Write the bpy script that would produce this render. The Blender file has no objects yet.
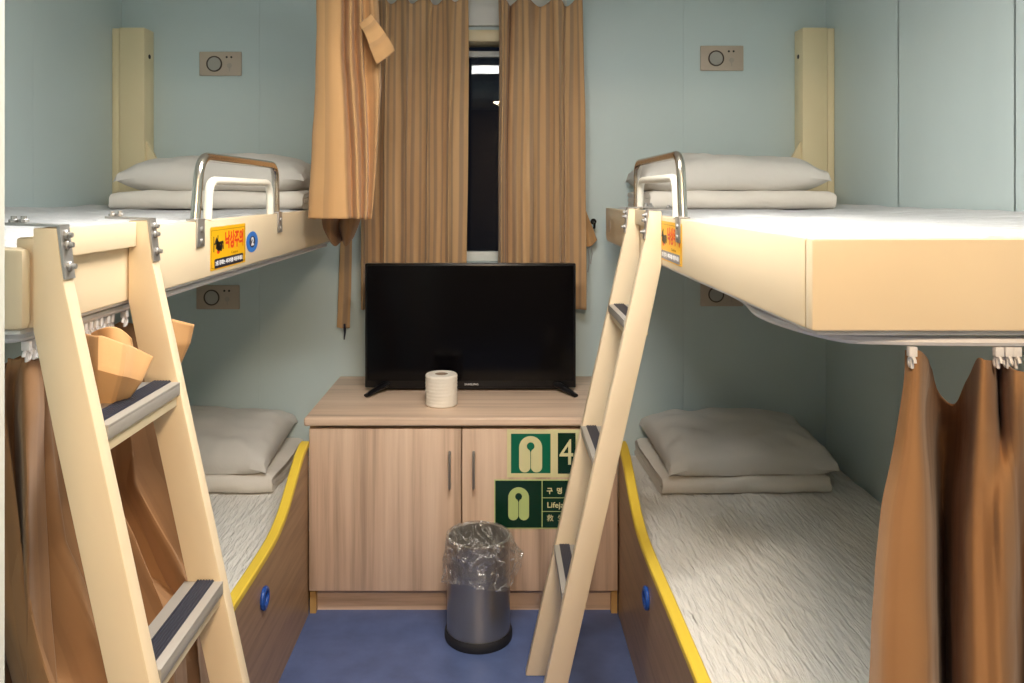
import bpy, bmesh, math, random
from mathutils import Vector, Matrix, noise

C = bpy.context.scene.collection
F = 800.0; CX = 497.0; CY = 192.0; EYE = 1.25
YW = 2.88; XL = -1.35; XR = 1.184; ZC = 1.99      # back wall, side walls, ceiling
LB = -0.557; RB = 0.37                             # aisle faces of the upper bunks
PI = math.pi

def at(px, py, Y):
    return Vector(((px-CX)*Y/F, Y, EYE-(py-CY)*Y/F))

# ------------------------------------------------------------------ materials
def new_mat(name):
    m = bpy.data.materials.new(name); m.use_nodes = True
    nt = m.node_tree
    return m, nt, nt.nodes['Principled BSDF']

def setp(b, **k):
    for n, v in k.items():
        b.inputs[n.replace('_', ' ')].default_value = v

def rgb(c): return (c[0], c[1], c[2], 1)

def plain(name, col, rough=.5, metal=0, bump=0, bscale=200, var=0, vscale=6, coat=0, spec=.5):
    m, nt, b = new_mat(name)
    setp(b, Base_Color=rgb(col), Roughness=rough, Metallic=metal, Coat_Weight=coat)
    b.inputs['Specular IOR Level'].default_value = spec
    tc = nt.nodes.new('ShaderNodeTexCoord')
    if var:
        n = nt.nodes.new('ShaderNodeTexNoise'); n.inputs['Scale'].default_value = vscale; n.inputs['Detail'].default_value = 4
        nt.links.new(tc.outputs['Object'], n.inputs['Vector'])
        r = nt.nodes.new('ShaderNodeValToRGB')
        r.color_ramp.elements[0].position = .3; r.color_ramp.elements[1].position = .7
        r.color_ramp.elements[0].color = rgb([x*(1-var) for x in col]); r.color_ramp.elements[1].color = rgb([min(1, x*(1+var)) for x in col])
        nt.links.new(n.outputs['Fac'], r.inputs['Fac']); nt.links.new(r.outputs['Color'], b.inputs['Base Color'])
    if bump:
        n = nt.nodes.new('ShaderNodeTexNoise'); n.inputs['Scale'].default_value = bscale; n.inputs['Detail'].default_value = 3
        nt.links.new(tc.outputs['Object'], n.inputs['Vector'])
        bp = nt.nodes.new('ShaderNodeBump'); bp.inputs['Strength'].default_value = bump; bp.inputs['Distance'].default_value = .002
        nt.links.new(n.outputs['Fac'], bp.inputs['Height']); nt.links.new(bp.outputs['Normal'], b.inputs['Normal'])
    return m

def wood(name, c1, c2, c3, scale, rough=.4, loc=(0, 0, 0)):
    """streaks run along the axis whose scale is small"""
    m, nt, b = new_mat(name); b.inputs['Roughness'].default_value = rough
    tc = nt.nodes.new('ShaderNodeTexCoord'); mp = nt.nodes.new('ShaderNodeMapping')
    mp.inputs['Scale'].default_value = scale; mp.inputs['Location'].default_value = loc
    nt.links.new(tc.outputs['Object'], mp.inputs['Vector'])
    n = nt.nodes.new('ShaderNodeTexNoise'); n.inputs['Scale'].default_value = 1; n.inputs['Detail'].default_value = 5; n.inputs['Roughness'].default_value = .65
    n.inputs['Distortion'].default_value = .25
    nt.links.new(mp.outputs['Vector'], n.inputs['Vector'])
    r = nt.nodes.new('ShaderNodeValToRGB'); e = r.color_ramp.elements
    e[0].position = .3; e[0].color = rgb(c1); e[1].position = .72; e[1].color = rgb(c3)
    k = e.new(.5); k.color = rgb(c2)
    nt.links.new(n.outputs['Fac'], r.inputs['Fac']); nt.links.new(r.outputs['Color'], b.inputs['Base Color'])
    return m

def striped_cloth(name, stops, period, rough=.8, bump=.15):
    """stripes follow the cloth: UV x is metres along the weave"""
    m, nt, b = new_mat(name); b.inputs['Roughness'].default_value = rough
    b.inputs['Specular IOR Level'].default_value = .25
    b.inputs['Sheen Weight'].default_value = .15
    uv = nt.nodes.new('ShaderNodeUVMap')
    sp = nt.nodes.new('ShaderNodeSeparateXYZ'); nt.links.new(uv.outputs['UV'], sp.inputs['Vector'])
    d = nt.nodes.new('ShaderNodeMath'); d.operation = 'DIVIDE'; d.inputs[1].default_value = period
    nt.links.new(sp.outputs['X'], d.inputs[0])
    fr = nt.nodes.new('ShaderNodeMath'); fr.operation = 'FRACT'; nt.links.new(d.outputs[0], fr.inputs[0])
    r = nt.nodes.new('ShaderNodeValToRGB'); e = r.color_ramp.elements
    e[0].position = stops[0][0]; e[0].color = rgb(stops[0][1]); e[1].position = stops[-1][0]; e[1].color = rgb(stops[-1][1])
    for p, c in stops[1:-1]:
        k = e.new(p); k.color = rgb(c)
    nt.links.new(fr.outputs[0], r.inputs['Fac']); nt.links.new(r.outputs['Color'], b.inputs['Base Color'])
    tc = nt.nodes.new('ShaderNodeTexCoord'); n = nt.nodes.new('ShaderNodeTexNoise'); n.inputs['Scale'].default_value = 25; n.inputs['Detail'].default_value = 4
    nt.links.new(tc.outputs['Object'], n.inputs['Vector'])
    bp = nt.nodes.new('ShaderNodeBump'); bp.inputs['Strength'].default_value = bump; bp.inputs['Distance'].default_value = .006
    nt.links.new(n.outputs['Fac'], bp.inputs['Height']); nt.links.new(bp.outputs['Normal'], b.inputs['Normal'])
    return m

def linen(name, col, bumps, rough=.85):
    """bumps: list of (scale xyz, rotation z, strength, distance)"""
    m, nt, b = new_mat(name); setp(b, Base_Color=rgb(col), Roughness=rough)
    b.inputs['Specular IOR Level'].default_value = .2
    tc = nt.nodes.new('ShaderNodeTexCoord'); last = None
    for sc, rz, st, di in bumps:
        mp = nt.nodes.new('ShaderNodeMapping'); mp.inputs['Scale'].default_value = sc; mp.inputs['Rotation'].default_value = (0, 0, rz)
        nt.links.new(tc.outputs['Object'], mp.inputs['Vector'])
        n = nt.nodes.new('ShaderNodeTexNoise'); n.inputs['Scale'].default_value = 1; n.inputs['Detail'].default_value = 3; n.inputs['Distortion'].default_value = .6
        nt.links.new(mp.outputs['Vector'], n.inputs['Vector'])
        bp = nt.nodes.new('ShaderNodeBump'); bp.inputs['Strength'].default_value = st; bp.inputs['Distance'].default_value = di
        nt.links.new(n.outputs['Fac'], bp.inputs['Height'])
        if last: nt.links.new(last.outputs['Normal'], bp.inputs['Normal'])
        last = bp
    if last: nt.links.new(last.outputs['Normal'], b.inputs['Normal'])
    return m

M = {}
M['wall'] = plain('painted_panel', (.55, .655, .665), .42, bump=.04, bscale=60, var=.025, vscale=3)
M['wall_rear'] = plain('corridor_panel', (.16, .13, .10), .5)
M['ceiling'] = plain('ceiling_paint', (.75, .75, .72), .6)
M['floor'] = plain('vinyl_floor', (.085, .125, .275), .42, bump=.05, bscale=90, var=.16, vscale=14)
M['white_paint'] = plain('white_paint', (.72, .74, .70), .4)
M['cream'] = plain('cream_enamel', (.80, .66, .46), .38, bump=.03, bscale=40, var=.02)
M['cream_post'] = plain('yellowed_enamel', (.80, .69, .44), .4, bump=.03, bscale=40)
M['rung_cream'] = plain('rung_enamel', (.78, .67, .46), .4)
M['pan'] = plain('white_pan', (.72, .72, .72), .35)
M['track'] = plain('track_white', (.75, .75, .78), .3)
M['chrome'] = plain('worn_chrome', (.62, .57, .50), .22, 1)
M['white_tube'] = plain('white_tube', (.85, .82, .72), .35)
M['steel'] = plain('brushed_steel', (.46, .43, .385), .30, .9, bump=.05, bscale=300)
M['bracket'] = plain('bracket_steel', (.45, .44, .43), .42, .8)
M['alu'] = plain('aluminium', (.40, .38, .35), .42, .3)
M['black_rubber'] = plain('black_rubber', (.012, .013, .018), .6)
M['tread'] = plain('ribbed_tread', (.025, .028, .045), .55)
M['black_plastic'] = plain('black_plastic', (.006, .006, .007), .28, spec=.35)
M['screen'] = plain('tv_screen', (.002, .002, .003), .15, spec=.2)
M['logo'] = plain('logo_grey', (.55, .55, .55), .4)
M['plate'] = plain('panel_plastic', (.50, .42, .335), .45)
M['knob_rim'] = plain('panel_rim', (.075, .055, .04), .4)
M['knob'] = plain('panel_knob', (.40, .39, .35), .4, bump=.5, bscale=900)
M['dark'] = plain('dark_mark', (.02, .018, .016), .5)
M['yellow_trim'] = plain('yellow_trim', (.80, .58, .06), .42)
M['blue'] = plain('blue_plastic', (.012, .07, .34), .35)
M['blue_dark'] = plain('blue_dark', (.006, .02, .12), .4)
M['sticker_yellow'] = plain('sticker_yellow', (.88, .47, .004), .4)
M['sticker_blue'] = plain('sticker_blue', (.03, .19, .62), .4)
M['ink_navy'] = plain('ink_navy', (.006, .008, .03), .4)
M['ink_grey'] = plain('ink_grey', (.20, .19, .22), .4)
M['ink_red'] = plain('ink_red', (.75, .035, .01), .4)
M['ink_black'] = plain('ink_black', (.01, .01, .01), .4)
M['ink_ochre'] = plain('ink_ochre', (.42, .20, .0), .4)
M['ink_white'] = plain('ink_white', (.85, .85, .85), .4)
M['sign_green'] = plain('sign_green', (.0, .135, .068), .3)
M['sign_dark'] = plain('sign_dark_green', (.002, .03, .014), .25)
M['sign_cream'] = plain('sign_cream', (.70, .66, .36), .4)
M['sign_lime'] = plain('sign_lime', (.47, .58, .22), .4)
M['paper'] = plain('tissue_paper', (.80, .75, .66), .9, bump=.3, bscale=120)
M['core'] = plain('cardboard_core', (.30, .22, .15), .9)
M['thread'] = plain('grey_thread', (.35, .34, .36), .7)
M['pillow'] = linen('pillow_cotton', (.64, .62, .585), [((14, 14, 14), 0, .25, .01), ((90, 90, 90), 0, .1, .002)])
M['duvet'] = linen('duvet_cotton', (.74, .70, .64), [((12, 25, 20), 0, .4, .012), ((60, 60, 60), 0, .15, .003)])
M['sheet'] = linen('white_sheet', (.62, .63, .645), [((10, 16, 10), .5, .7, .03), ((40, 55, 45), 0, .6, .010)])
M['quilt'] = linen('crinkled_quilt', (.84, .83, .79), [((95, 12, 30), .22, 1.0, .012), ((9, 7, 8), 0, .35, .02), ((170, 50, 60), .1, .6, .004)])
TAN = (.57, .36, .185); TAN2 = (.50, .315, .16); GB = (.355, .235, .145)
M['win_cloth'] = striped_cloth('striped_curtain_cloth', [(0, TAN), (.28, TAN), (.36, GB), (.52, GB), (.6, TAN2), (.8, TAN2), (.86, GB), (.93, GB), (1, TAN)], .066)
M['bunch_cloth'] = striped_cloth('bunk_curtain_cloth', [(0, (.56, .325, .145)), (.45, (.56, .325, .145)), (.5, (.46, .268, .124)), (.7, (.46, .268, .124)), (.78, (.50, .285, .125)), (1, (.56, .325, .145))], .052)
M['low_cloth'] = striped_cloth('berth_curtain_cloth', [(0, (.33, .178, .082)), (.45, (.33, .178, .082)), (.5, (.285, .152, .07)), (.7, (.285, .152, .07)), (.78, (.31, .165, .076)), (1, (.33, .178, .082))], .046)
M['cab_wood'] = wood('cabinet_wood', (.38, .26, .185), (.66, .475, .345), (.79, .605, .46), (22, 22, .7))
M['top_wood'] = wood('worktop_wood', (.46, .325, .23), (.69, .505, .37), (.79, .605, .46), (1.0, 26, 26))
M['edge_wood'] = wood('edge_wood', (.45, .27, .09), (.55, .33, .12), (.6, .38, .15), (30, 30, 2))
M['board_wood'] = wood('board_wood', (.25, .15, .078), (.35, .215, .115), (.42, .265, .15), (60, 3, 60), .35)
M['board_wood_l'] = M['board_wood']

def glass_mat():
    m = bpy.data.materials.new('window_glass'); m.use_nodes = True; nt = m.node_tree
    nt.nodes.clear(); o = nt.nodes.new('ShaderNodeOutputMaterial')
    t = nt.nodes.new('ShaderNodeBsdfTransparent'); t.inputs['Color'].default_value = (.8, .83, .85, 1)
    g = nt.nodes.new('ShaderNodeBsdfGlossy'); g.inputs['Roughness'].default_value = .01
    fr = nt.nodes.new('ShaderNodeFresnel'); fr.inputs['IOR'].default_value = 1.30
    mx = nt.nodes.new('ShaderNodeMixShader')
    nt.links.new(fr.outputs[0], mx.inputs[0]); nt.links.new(t.outputs[0], mx.inputs[1]); nt.links.new(g.outputs[0], mx.inputs[2])
    nt.links.new(mx.outputs[0], o.inputs['Surface'])
    return m
M['glass'] = glass_mat()

def bag_mat():
    m = bpy.data.materials.new('clear_plastic_film'); m.use_nodes = True; nt = m.node_tree
    nt.nodes.clear(); o = nt.nodes.new('ShaderNodeOutputMaterial')
    t = nt.nodes.new('ShaderNodeBsdfTransparent'); t.inputs['Color'].default_value = (.98, .98, .98, 1)
    g = nt.nodes.new('ShaderNodeBsdfGlossy'); g.inputs['Roughness'].default_value = .07
    d = nt.nodes.new('ShaderNodeBsdfDiffuse'); d.inputs['Color'].default_value = (.92, .91, .89, 1)
    tc = nt.nodes.new('ShaderNodeTexCoord'); n = nt.nodes.new('ShaderNodeTexNoise'); n.inputs['Scale'].default_value = 22; n.inputs['Detail'].default_value = 5; n.inputs['Distortion'].default_value = 1.5
    nt.links.new(tc.outputs['Object'], n.inputs['Vector'])
    bp = nt.nodes.new('ShaderNodeBump'); bp.inputs['Strength'].default_value = 1; bp.inputs['Distance'].default_value = .045
    nt.links.new(n.outputs['Fac'], bp.inputs['Height'])
    for s in (g, d): nt.links.new(bp.outputs['Normal'], s.inputs['Normal'])
    m1 = nt.nodes.new('ShaderNodeMixShader'); m1.inputs[0].default_value = .45
    nt.links.new(g.outputs[0], m1.inputs[1]); nt.links.new(d.outputs[0], m1.inputs[2])
    lw = nt.nodes.new('ShaderNodeLayerWeight'); lw.inputs['Blend'].default_value = .3
    nt.links.new(bp.outputs['Normal'], lw.inputs['Normal'])
    mr = nt.nodes.new('ShaderNodeMapRange'); mr.inputs['To Min'].default_value = .0; mr.inputs['To Max'].default_value = .8
    nt.links.new(lw.outputs['Facing'], mr.inputs['Value'])
    m2 = nt.nodes.new('ShaderNodeMixShader')
    n2 = nt.nodes.new('ShaderNodeTexNoise'); n2.inputs['Scale'].default_value = 13; n2.inputs['Detail'].default_value = 2; n2.inputs['Distortion'].default_value = 2.2
    nt.links.new(tc.outputs['Object'], n2.inputs['Vector'])
    rp = nt.nodes.new('ShaderNodeValToRGB'); e = rp.color_ramp.elements
    e[0].position = .455; e[0].color = (0, 0, 0, 1); e[1].position = .545; e[1].color = (0, 0, 0, 1)
    k1 = e.new(.488); k1.color = (.65, .65, .65, 1); k2 = e.new(.512); k2.color = (.65, .65, .65, 1)  # pale noise streaks painted into the film as glints on its creases
    nt.links.new(n2.outputs['Fac'], rp.inputs['Fac'])
    ad = nt.nodes.new('ShaderNodeMath'); ad.operation = 'MAXIMUM'
    nt.links.new(mr.outputs[0], ad.inputs[0]); nt.links.new(rp.outputs['Color'], ad.inputs[1])
    nt.links.new(ad.outputs[0], m2.inputs[0]); nt.links.new(t.outputs[0], m2.inputs[1]); nt.links.new(m1.outputs[0], m2.inputs[2])
    nt.links.new(m2.outputs[0], o.inputs['Surface'])
    return m
M['bag'] = bag_mat()

def emis(name, col, s):
    m, nt, b = new_mat(name); setp(b, Base_Color=(.8, .8, .8, 1), Emission_Color=rgb(col), Emission_Strength=s)
    return m

# ------------------------------------------------------------------ mesh tools
def BM(): return bmesh.new()

def box(bm, x0, x1, y0, y1, z0, z1, bev=0, seg=2):
    b2 = bmesh.new(); bmesh.ops.create_cube(b2, size=1)
    for v in b2.verts:
        v.co = Vector(((x0+x1)/2+v.co.x*(x1-x0), (y0+y1)/2+v.co.y*(y1-y0), (z0+z1)/2+v.co.z*(z1-z0)))
    if bev: bmesh.ops.bevel(b2, geom=b2.edges[:], offset=bev, segments=seg, profile=.5, affect='EDGES')
    merge(bm, b2); return bm

def merge(bm, b2, mat=None):
    mp = {}
    for v in b2.verts: mp[v] = bm.verts.new(v.co if mat is None else mat @ v.co)
    for f in b2.faces:
        try: bm.faces.new([mp[v] for v in f.verts])
        except ValueError: pass
    b2.free()

def prism(bm, pts, ax, a0, a1, bev=0):
    """pts = 2D outline; extruded along ax ('x','y','z') from a0 to a1"""
    def put(p, a):
        if ax == 'x': return (a, p[0], p[1])
        if ax == 'y': return (p[0], a, p[1])
        return (p[0], p[1], a)
    b2 = bmesh.new()
    A = [b2.verts.new(put(p, a0)) for p in pts]; B = [b2.verts.new(put(p, a1)) for p in pts]
    n = len(pts)
    b2.faces.new(A); b2.faces.new(B[::-1])
    for i in range(n): b2.faces.new((A[i], B[i], B[(i+1) % n], A[(i+1) % n]))
    bmesh.ops.recalc_face_normals(b2, faces=b2.faces[:])
    if bev:
        bmesh.ops.bevel(b2, geom=b2.edges[:], offset=bev, segments=2, profile=.5, affect='EDGES')
    merge(bm, b2); return bm

def fillet(pts, r, n=6):
    pts = [Vector(p) for p in pts]; out = [pts[0]]
    for i in range(1, len(pts)-1):
        a, b, c = pts[i-1], pts[i], pts[i+1]
        u = (a-b); w = (c-b); rr = min(r, u.length*.49, w.length*.49)
        p = b+u.normalized()*rr; q = b+w.normalized()*rr
        for k in range(n+1):
            t = k/n; out.append((1-t)**2*p+2*t*(1-t)*b+t*t*q)
    out.append(pts[-1]); return out

def tube(bm, pts, r, n=12, flat=None, closed=False):
    pts = [Vector(p) for p in pts]; rings = []; up = None; m = len(pts)
    for i, p in enumerate(pts):
        if closed: t = (pts[(i+1) % m]-pts[i-1])
        else: t = (pts[min(i+1, m-1)]-pts[max(i-1, 0)])
        t.normalize()
        if up is None:
            up = Vector((0, 0, 1)) if abs(t.z) < .9 else Vector((0, 1, 0))
        up = (up-t*up.dot(t)).normalized(); s = t.cross(up)
        ra = r if not callable(r) else r(i/(m-1)); rb = ra*(flat or 1)
        rings.append([bm.verts.new(p+up*ra*math.cos(2*PI*k/n)+s*rb*math.sin(2*PI*k/n)) for k in range(n)])
    for i in range(m if closed else m-1):
        a, b = rings[i], rings[(i+1) % m]
        for k in range(n): bm.faces.new((a[k], a[(k+1) % n], b[(k+1) % n], b[k]))
    if not closed:
        bm.faces.new(rings[0][::-1]); bm.faces.new(rings[-1])
    return bm

def lathe(bm, prof, c, n=48, cap=True, fn=None):
    """prof = [(r,z)] bottom to top about a vertical axis through c"""
    rings = []
    for j, (r, z) in enumerate(prof):
        ring = []
        for k in range(n):
            a = 2*PI*k/n; rr, zz = (r, z) if fn is None else fn(r, z, a, j)
            ring.append(bm.verts.new((c[0]+rr*math.cos(a), c[1]+rr*math.sin(a), c[2]+zz)))
        rings.append(ring)
    for a, b in zip(rings, rings[1:]):
        for k in range(n): bm.faces.new((a[k], a[(k+1) % n], b[(k+1) % n], b[k]))
    if cap:
        bm.faces.new(rings[0][::-1]); bm.faces.new(rings[-1])
    return bm

def disc(bm, c, nrm, r0, r1, h, n=32):
    """short cylinder (r0>0: ring) from c along nrm"""
    nrm = Vector(nrm).normalized(); u = nrm.orthogonal().normalized(); w = nrm.cross(u); c = Vector(c)
    prof = [(r0, 0), (r1, 0), (r1, h*.7), (r1-h*.3, h), (r0, h)] if r0 > 0 else [(r1, 0), (r1, h*.7), (r1-h*.3, h)]
    rings = [[bm.verts.new(c+nrm*z+(u*math.cos(2*PI*k/n)+w*math.sin(2*PI*k/n))*r) for k in range(n)] for r, z in prof]
    if r0 > 0: rings.append(rings[0])
    for a, b in zip(rings, rings[1:]):
        for k in range(n): bm.faces.new((a[k], a[(k+1) % n], b[(k+1) % n], b[k]))
    if r0 <= 0: bm.faces.new(rings[0][::-1]); bm.faces.new(rings[-1])
    return bm

def cr(p0, p1, p2, p3, t):
    return .5*((2*p1)+(p2-p0)*t+(2*p0-5*p1+4*p2-p3)*t*t+(3*p1-p0-3*p2+p3)*t**3)

def cr_line(P, t):
    n = len(P)-1; x = min(max(t*n, 0), n-1e-6); i = int(x); f = x-i
    g = lambda k: P[min(max(k, 0), n)]
    return cr(g(i-1), g(i), g(i+1), g(i+2), f)

def sheet(bm, fn, nu, nv):
    """grid surface with UV (u metres along the middle row, v metres)"""
    uv = bm.loops.layers.uv.verify()
    G = [[Vector(fn(i/nu, j/nv)) for i in range(nu+1)] for j in range(nv+1)]
    mid = G[nv//2]; L = [0]
    for a, b in zip(mid, mid[1:]): L.append(L[-1]+(b-a).length)
    V = [[bm.verts.new(p) for p in r] for r in G]
    for j in range(nv):
        for i in range(nu):
            f = bm.faces.new((V[j][i], V[j+1][i], V[j+1][i+1], V[j][i+1]))
            for l, (a, b) in zip(f.loops, ((i, j), (i, j+1), (i+1, j+1), (i+1, j))):
                l[uv].uv = (L[a], b/nv)
    return bm

def lin_line(P, t):
    n = len(P)-1; x = min(max(t*n, 0), n-1e-6); i = int(x); return P[i].lerp(P[i+1], x-i)
def rows_sheet(bm, rows, nu, nv, wob=.004, seed=0, lin=False):
    cr_line = lin_line if lin else globals()['cr_line']
    R = [[at(*p) for p in r] for r in rows]
    def fn(u, v):
        p = cr_line([cr_line(r, u) for r in R], v)
        n = noise.noise_vector(Vector((p.x*9+seed, p.y*9, p.z*5)))
        n2 = noise.noise_vector(Vector((p.x*24, p.y*24+seed, p.z*17)))
        return p+n*wob+n2*wob*.35
    return sheet(bm, fn, nu, nv)

def obj(name, bm, mat, parent=None, origin=None, smooth=True, solid=0, mats=None):
    me = bpy.data.meshes.new(name)
    if origin is None:
        origin = wloc(parent) if parent is not None else None
    if origin is None:
        xs = [v.co for v in bm.verts]
        lo = [min(c[i] for c in xs) for i in range(3)]; hi = [max(c[i] for c in xs) for i in range(3)]
        origin = Vector(((lo[0]+hi[0])/2, (lo[1]+hi[1])/2, lo[2]))
    origin = Vector(origin)
    bmesh.ops.recalc_face_normals(bm, faces=bm.faces[:]) if not solid else None
    for v in bm.verts: v.co -= origin
    bm.to_mesh(me); bm.free()
    o = bpy.data.objects.new(name, me); C.objects.link(o)
    me.materials.append(M[mat] if isinstance(mat, str) else mat)
    for f in me.polygons: f.use_smooth = smooth
    if smooth:
        me.set_sharp_from_angle(angle=math.radians(38))
    if solid:
        s = o.modifiers.new('thickness', 'SOLIDIFY'); s.thickness = solid; s.offset = 0
    if parent is not None:
        o.parent = parent; o.location = origin-wloc(parent)
    else: o.location = origin
    return o

def wloc(o):
    v = Vector((0, 0, 0))
    while o is not None: v = v+o.location; o = o.parent
    return v

def tag(o, label, cat, group=None):
    o['label'] = label; o['category'] = cat
    if group: o['group'] = group
    return o

def thing(name, loc, label, cat, group=None):
    o = bpy.data.objects.new(name, None); C.objects.link(o); o.location = loc; o.empty_display_size = .05
    return tag(o, label, cat, group)

def struct(name, bm, mat, smooth=False):
    o = obj(name, bm, mat, origin=(0, 0, 0), smooth=smooth); o['kind'] = 'structure'; return o

FONT_CACHE = {}
def lettering(bm, body, size, org, xd, yd, align='CENTER', depth=.0003, bold=0, sx=1):
    cu = bpy.data.curves.new('t', 'FONT'); cu.body = body; cu.size = size; cu.align_x = align; cu.align_y = 'CENTER'
    cu.extrude = depth; cu.offset = bold*size
    o = bpy.data.objects.new('t', cu); C.objects.link(o)
    dg = bpy.context.evaluated_depsgraph_get(); dg.update()
    me = bpy.data.meshes.new_from_object(o.evaluated_get(dg))
    b2 = bmesh.new(); b2.from_mesh(me)
    xd = Vector(xd); yd = Vector(yd); nd = xd.cross(yd)
    mt = Matrix((xd*sx, yd, nd)).transposed().to_4x4(); mt.translation = Vector(org)
    merge(bm, b2, mt)
    bpy.data.objects.remove(o); bpy.data.curves.remove(cu); bpy.data.meshes.remove(me)
    return bm

class Plane2:
    """flat artwork on a surface: local x,y in metres, layered outward"""
    def __init__(s, org, xd, yd): s.o = Vector(org); s.x = Vector(xd); s.y = Vector(yd); s.n = s.x.cross(s.y)
    def p(s, x, y, h=0): return s.o+s.x*x+s.y*y+s.n*h
    def poly(s, bm, pts, h0, h1):
        A = [bm.verts.new(s.p(x, y, h0)) for x, y in pts]; B = [bm.verts.new(s.p(x, y, h1)) for x, y in pts]
        n = len(pts); bm.faces.new(B)
        bm.faces.new(A[::-1])
        for i in range(n): bm.faces.new((A[i], A[(i+1) % n], B[(i+1) % n], B[i]))
        return bm
    def rect(s, bm, x0, x1, y0, y1, h0, h1, r=0):
        if not r: return s.poly(bm, [(x0, y0), (x1, y0), (x1, y1), (x0, y1)], h0, h1)
        pts = []
        for cx, cy, a in ((x1-r, y0+r, -90), (x1-r, y1-r, 0), (x0+r, y1-r, 90), (x0+r, y0+r, 180)):
            for k in range(7): t = math.radians(a+15*k); pts.append((cx+r*math.cos(t), cy+r*math.sin(t)))
        return s.poly(bm, pts, h0, h1)
    def circ(s, bm, cx, cy, r, h0, h1, n=32, sy=1):
        return s.poly(bm, [(cx+r*math.cos(2*PI*k/n), cy+r*sy*math.sin(2*PI*k/n)) for k in range(n)], h0, h1)
    def text(s, bm, body, x, y, size, h, **k): return lettering(bm, body, size, s.p(x, y, h), s.x, s.y, **k)

# ------------------------------------------------------------------ room shell
b = BM()
WX0, WX1, WZ0, WZ1 = -.37, .22, .995, 1.82
g = .0015
for x0, x1, z0, z1 in ((XL, -.853, 0, ZC), (-.853, WX0, 0, ZC), (WX0, WX1, 0, WZ0), (WX0, WX1, WZ1, ZC), (WX1, .67, 0, ZC), (.67, XR, 0, ZC)):
    l = g if x0 in (-.853, .67) else 0; r = g if x1 in (-.853, .67) else 0
    box(b, x0+l, x1-r, YW, YW+.12, z0, z1, 0)
for x in (-.853, .67): box(b, x-.0035, x+.0035, YW+.002, YW+.1, 0, ZC)
struct('wall_back', b, 'wall')
def side_wall(name, x0, x1, seams, inner):
    b = BM(); ys = [-1.3]+seams+[YW]
    for i in range(len(ys)-1):
        box(b, x0, x1, ys[i]+(.0006 if i else 0), ys[i+1]-(.0006 if i < len(ys)-2 else 0), 0, ZC)
    for y in seams: box(b, min(inner, inner+.0006*(1 if inner > 0 else -1)), max(x0, x1) if inner > 0 else inner-.0006, y-.003, y+.003, 0, ZC) if inner > 0 else box(b, x0, inner-.0006, y-.003, y+.003, 0, ZC)
    struct(name, b, 'wall')
side_wall('wall_left', XL-.1, XL, [.678, 1.228, 1.778, 2.328], XL)
side_wall('wall_right', XR, XR+.1, [.77, 1.3, 1.829, 2.36], XR)
struct('floor', box(BM(), XL-.1, XR+.1, -1.4, YW+.12, -.08, 0), 'floor')
struct('ceiling', box(BM(), XL-.1, XR+.1, -1.4, YW+.12, ZC, ZC+.08), 'ceiling')
struct('wall_rear', box(BM(), XL-.1, XR+.1, -1.4, -1.3, 0, ZC), 'wall_rear')
DX0, DX1, DZ = -.44, .80, 1.92
b = BM(); box(b, XL, DX0, .50, .60, 0, ZC); box(b, DX1, XR, .50, .60, 0, ZC); box(b, DX0, DX1, .50, .60, DZ, ZC)
struct('wall_front', b, 'wall')
b = BM(); box(b, DX0, -.3797, .485, .62, 0, DZ, .004); box(b, DX1-.05, DX1, .485, .62, 0, DZ, .004); box(b, DX0, DX1, .485, .62, DZ-.05, DZ, .004)
struct('door_1', b, 'white_paint', True)

# window: frame, pane, sill
b = BM()
box(b, WX0, WX1, YW-.012, YW+.11, 1.79, WZ1+.012, .003)          # cream head
box(b, WX0, WX0+.03, YW, YW+.11, WZ0, 1.79, .002); box(b, WX1-.03, WX1, YW, YW+.11, WZ0, 1.79, .002)
w = struct('window_1', b, 'cream_post', True)
b = BM(); box(b, WX0+.03, WX1-.03, 2.95, 2.985, 1.748, 1.770, .002); box(b, WX0+.03, WX1-.03, 2.95, 2.985, WZ0, 1.03, .002)
box(b, WX0+.03, WX0+.055, 2.95, 2.985, 1.03, 1.748, .002); box(b, WX1-.055, WX1-.03, 2.95, 2.985, 1.03, 1.748, .002)
disc(b, at(482, 55, 2.9495), (0, -1, 0), 0, .004, .003, 12)
obj('window_sash', b, 'white_paint', w)
obj('glass', box(BM(), WX0+.055, WX1-.055, 2.965, 2.969, 1.03, 1.748), 'glass', w, smooth=False)
b = BM(); box(b, WX0-.01, WX1+.01, YW-.03, YW+.07, .972, .994, .004); box(b, -.115, -.068, YW-.034, YW-.03, .968, .992, .001)
obj('window_sill', b, 'cream_post', w)
obj('blind_box', box(BM(), WX0-.03, WX1+.03, YW-.02, YW-.001, 1.845, 1.985, .004), 'white_paint', w)

# ------------------------------------------------------------------ lights
cl = thing('ceiling_light', (.05, 1.27, ZC), 'white fluorescent ceiling lamp above the aisle between the bunks', 'lamp')
b = BM(); box(b, -.36, .36, 1.11, 1.43, ZC-.02, ZC-.0005, .004); obj('housing', b, 'white_paint', cl)
obj('diffuser', box(BM(), -.32, .32, 1.15, 1.39, ZC-.034, ZC-.0205, .004), emis('lamp_diffuser', (1, .96, .90), 46), cl)
co = thing('ceiling_light', (.15, -.5, ZC), 'warm round ceiling lamp in the corridor outside the cabin door', 'lamp')
b = BM(); lathe(b, [(.19, -.02), (.2, -.015), (.2, 0)], (.15, -.5, ZC-.0005)); obj('housing', b, 'white_paint', co)
b = BM(); lathe(b, [(.05, -.05), (.12, -.044), (.17, -.03), (.18, -.0205)], (.15, -.5, ZC)); obj('diffuser', b, emis('corridor_diffuser', (1, .73, .47), 150), co)

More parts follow.
